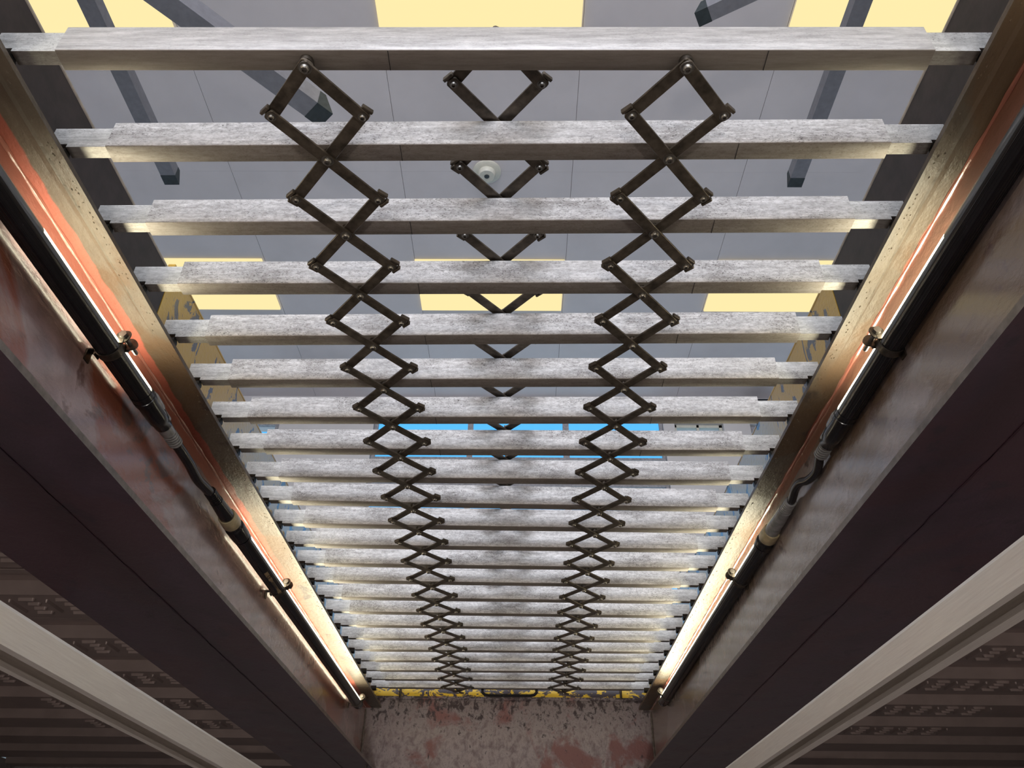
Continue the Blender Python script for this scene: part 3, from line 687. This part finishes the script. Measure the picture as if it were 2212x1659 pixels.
# ================================================================= ALUMINIUM TRACK RAILS LOWER DOWN
def rail(s, x0, zt, zb, wid, slot0, slot1, label):
    o = empty('track_rail', (s * x0, 0, zb)); tag(o, label, 'rail', 'aluminium rails under the pit')
    h = zt - zb; th = .0022; r = .006
    out = [(0, 0), (0, h - r), (r * .3, h - r * .3), (r, h), (wid - r, h), (wid - r * .3, h - r * .3), (wid, h - r), (wid, 0), (slot1, 0), (slot1, .006), (slot1 + th, .006), (slot1 + th, th), (wid - th, th),
           (wid - th, h - th), (th, h - th), (th, th), (slot0 - th, th), (slot0 - th, .006), (slot0, .006), (slot0, 0)]
    bm = bmesh.new(); prism_y(bm, [(s * a, b_) for a, b_ in out], -2.3, 3.45, steps=4)
    link('channel', to_mesh('channel', bm, M_alu), o)
    for y in (-1.2, 3.40):
        bm = bmesh.new(); q0, q1 = sorted((s * .02, s * .026)); add_box(bm, q0, q1, y, y + .03, h, 0.534 - zb + (0.0)); q0, q1 = sorted((s * .005, s * .045)); add_box(bm, q0, q1, y, y + .03, h, h + .004); link('hanger', to_mesh('hanger', bm, M_boltd), o)
    return o
rail(-1, 0.546, 0.300, 0.2575, 0.060, 0.012, 0.049, 'brushed aluminium slotted rail running across the lower left corner')
rail(1, 0.490, 0.300, 0.2610, 0.052, 0.010, 0.036, 'brushed aluminium slotted rail running across the lower right corner')

# ================================================================= THINGS ON THE BAY CEILING
where = {(0, 1): 'warm lit ceiling light panel above the middle of the nearest slat', (-1, 1): 'warm lit ceiling light panel behind the left end of the nearest slat', (1, 1): 'warm lit ceiling light panel behind the right end of the nearest slat',
         (0, 2): 'warm lit ceiling light panel seen between fourth and fifth slats, middle one', (-1, 2): 'warm lit ceiling light panel seen between fourth and fifth slats, left one', (1, 2): 'warm lit ceiling light panel seen between fourth and fifth slats, right one'}
for c_ in (-1, 0, 1):
    for r_ in (-1, 0, 1, 2):
        x0 = -0.81 + 2.43 * c_; y0 = 2.13 + 2.40 * (r_ - 1)
        o = empty('ceiling_light', (x0, y0, H)); tag(o, where.get((c_, r_), 'warm lit ceiling light panel behind the viewer, out of the picture'), 'light', 'warm ceiling light panels')
        box('diffuser', M_panel, (0.012, 1.188, 0.012, 0.60, -0.012, -0.006), o)
        bm = bmesh.new()
        for b6 in ((0, 1.2, 0, .012), (0, 1.2, .60, .612), (0, .012, .012, .60), (1.188, 1.2, .012, .60)): add_box(bm, b6[0], b6[1], b6[2], b6[3], -0.016, -0.0005)
        link('light_frame', to_mesh('light_frame', bm, M_panel), o)
def c_track(p0, p1, w, label, up=Vector((0, 0, 1)), name='door_track'):
    p0, p1 = Vector(p0), Vector(p1); d = (p1 - p0).normalized(); sdir = d.cross(up).normalized(); u = sdir.cross(d)
    o = empty(name, p0); tag(o, label, 'track', 'galvanised tracks under the bay ceiling')
    th = .003; hw = w / 2; hh = w * .42
    prof = [(-hw, -hh), (-hw * .55, -hh), (-hw * .55, -hh + th), (-hw + th, -hh + th), (-hw + th, hh - th), (hw - th, hh - th), (hw - th, -hh + th), (hw * .55, -hh + th), (hw * .55, -hh), (hw, -hh), (hw, hh), (-hw, hh)]
    prof = [(-hw, -hh), (hw, -hh), (hw, hh), (hw - th, hh), (hw - th, -hh + th), (-hw + th, -hh + th), (-hw + th, hh), (-hw, hh)]
    bm = bmesh.new(); L_ = (p1 - p0).length; rg = []
    for l in (0, L_): rg.append([bm.verts.new(sdir * a + u * b_ + d * l) for a, b_ in prof])
    n = len(prof)
    for i in range(n): bm.faces.new((rg[0][i], rg[0][(i + 1) % n], rg[1][(i + 1) % n], rg[1][i]))
    bm.faces.new(rg[0][::-1]); bm.faces.new(rg[1])
    link('channel', to_mesh('channel', bm, M_track), o)
    bm = bmesh.new(); add_box(bm, -hw * 1.02, hw * 1.02, -.001, w * .8, -hh * 1.04, hh * 1.02)  # dark block standing in for the shade inside the open channel end
    for v in bm.verts:
        if v.co.y > 0 and v.co.z > 0: v.co.y *= .35
    cap = link('end_shade', to_mesh('end_shade', bm, M_dark), o); cap.matrix_local = Matrix.Translation(p1 - p0) @ Matrix((sdir, d, u)).transposed().to_4x4()  # not a real cap, stands in for the shade in the open end
    return o
def hanger(x, y, z, par):
    bm = bmesh.new(); add_box(bm, -.012, .012, -.0015, .0015, 0, H - z - .001); hgo = link('hanger_strap', to_mesh('hanger_strap', bm, M_track), par); hgo.location = Vector((x, y, z)) - par.location
t1 = c_track((-2.045, -3.0, 3.6), (-2.010, 2.99, 3.6), 0.085, 'galvanised door track crossing the light panel at top left, its end past the second slat')
hanger(-2.04, 0.6, 3.636, t1)
t2 = c_track((1.632, -3.0, 3.6), (1.632, 3.0, 3.6), 0.082, 'galvanised door track crossing the light panel at top right'); hanger(1.632, 0.6, 3.636, t2)
t3 = c_track((-3.21, 0.19, 3.45), (-1.03, 2.43, 3.45), 0.115, 'grey channel running diagonally to an open dark end beside the left scissor chain'); hanger(-2.5, 0.92, 3.5, t3)
t4 = c_track((2.25, 1.21, 3.45), (0.89, 1.935, 3.45), 0.075, 'slim grey channel running diagonally above the right end of the nearest slat'); hanger(2.0, 1.34, 3.484, t4)
o = empty('smoke_detector', (-0.203, 3.647, H)); tag(o, 'round off white detector on the ceiling seen below the second slat', 'detector')
for nm, r0, z0, z1, m in (('base', .10, -.02, -.0005, M_white), ('dome', .062, -.055, -.02, M_white), ('sensor', .018, -.060, -.055, M_dark)):
    bm = bmesh.new(); tube(bm, [(0, 0, z1), (0, 0, (z0 + z1) / 2), (0, 0, z0)], [r0, r0, r0 * .85], 24); link(nm, to_mesh(nm, bm, m, True), o)
o = empty('wall_speaker', (2.40, 6.42, 4.22)); tag(o, 'small dark box high on the far wall, seen beside the right curb', 'speaker')
box('cabinet', M_dark, (-.09, .09, -.10, .08, -.10, .06), o, .008); box('grille', M_housing, (-.075, .075, -.104, -.100, -.085, .045), o)
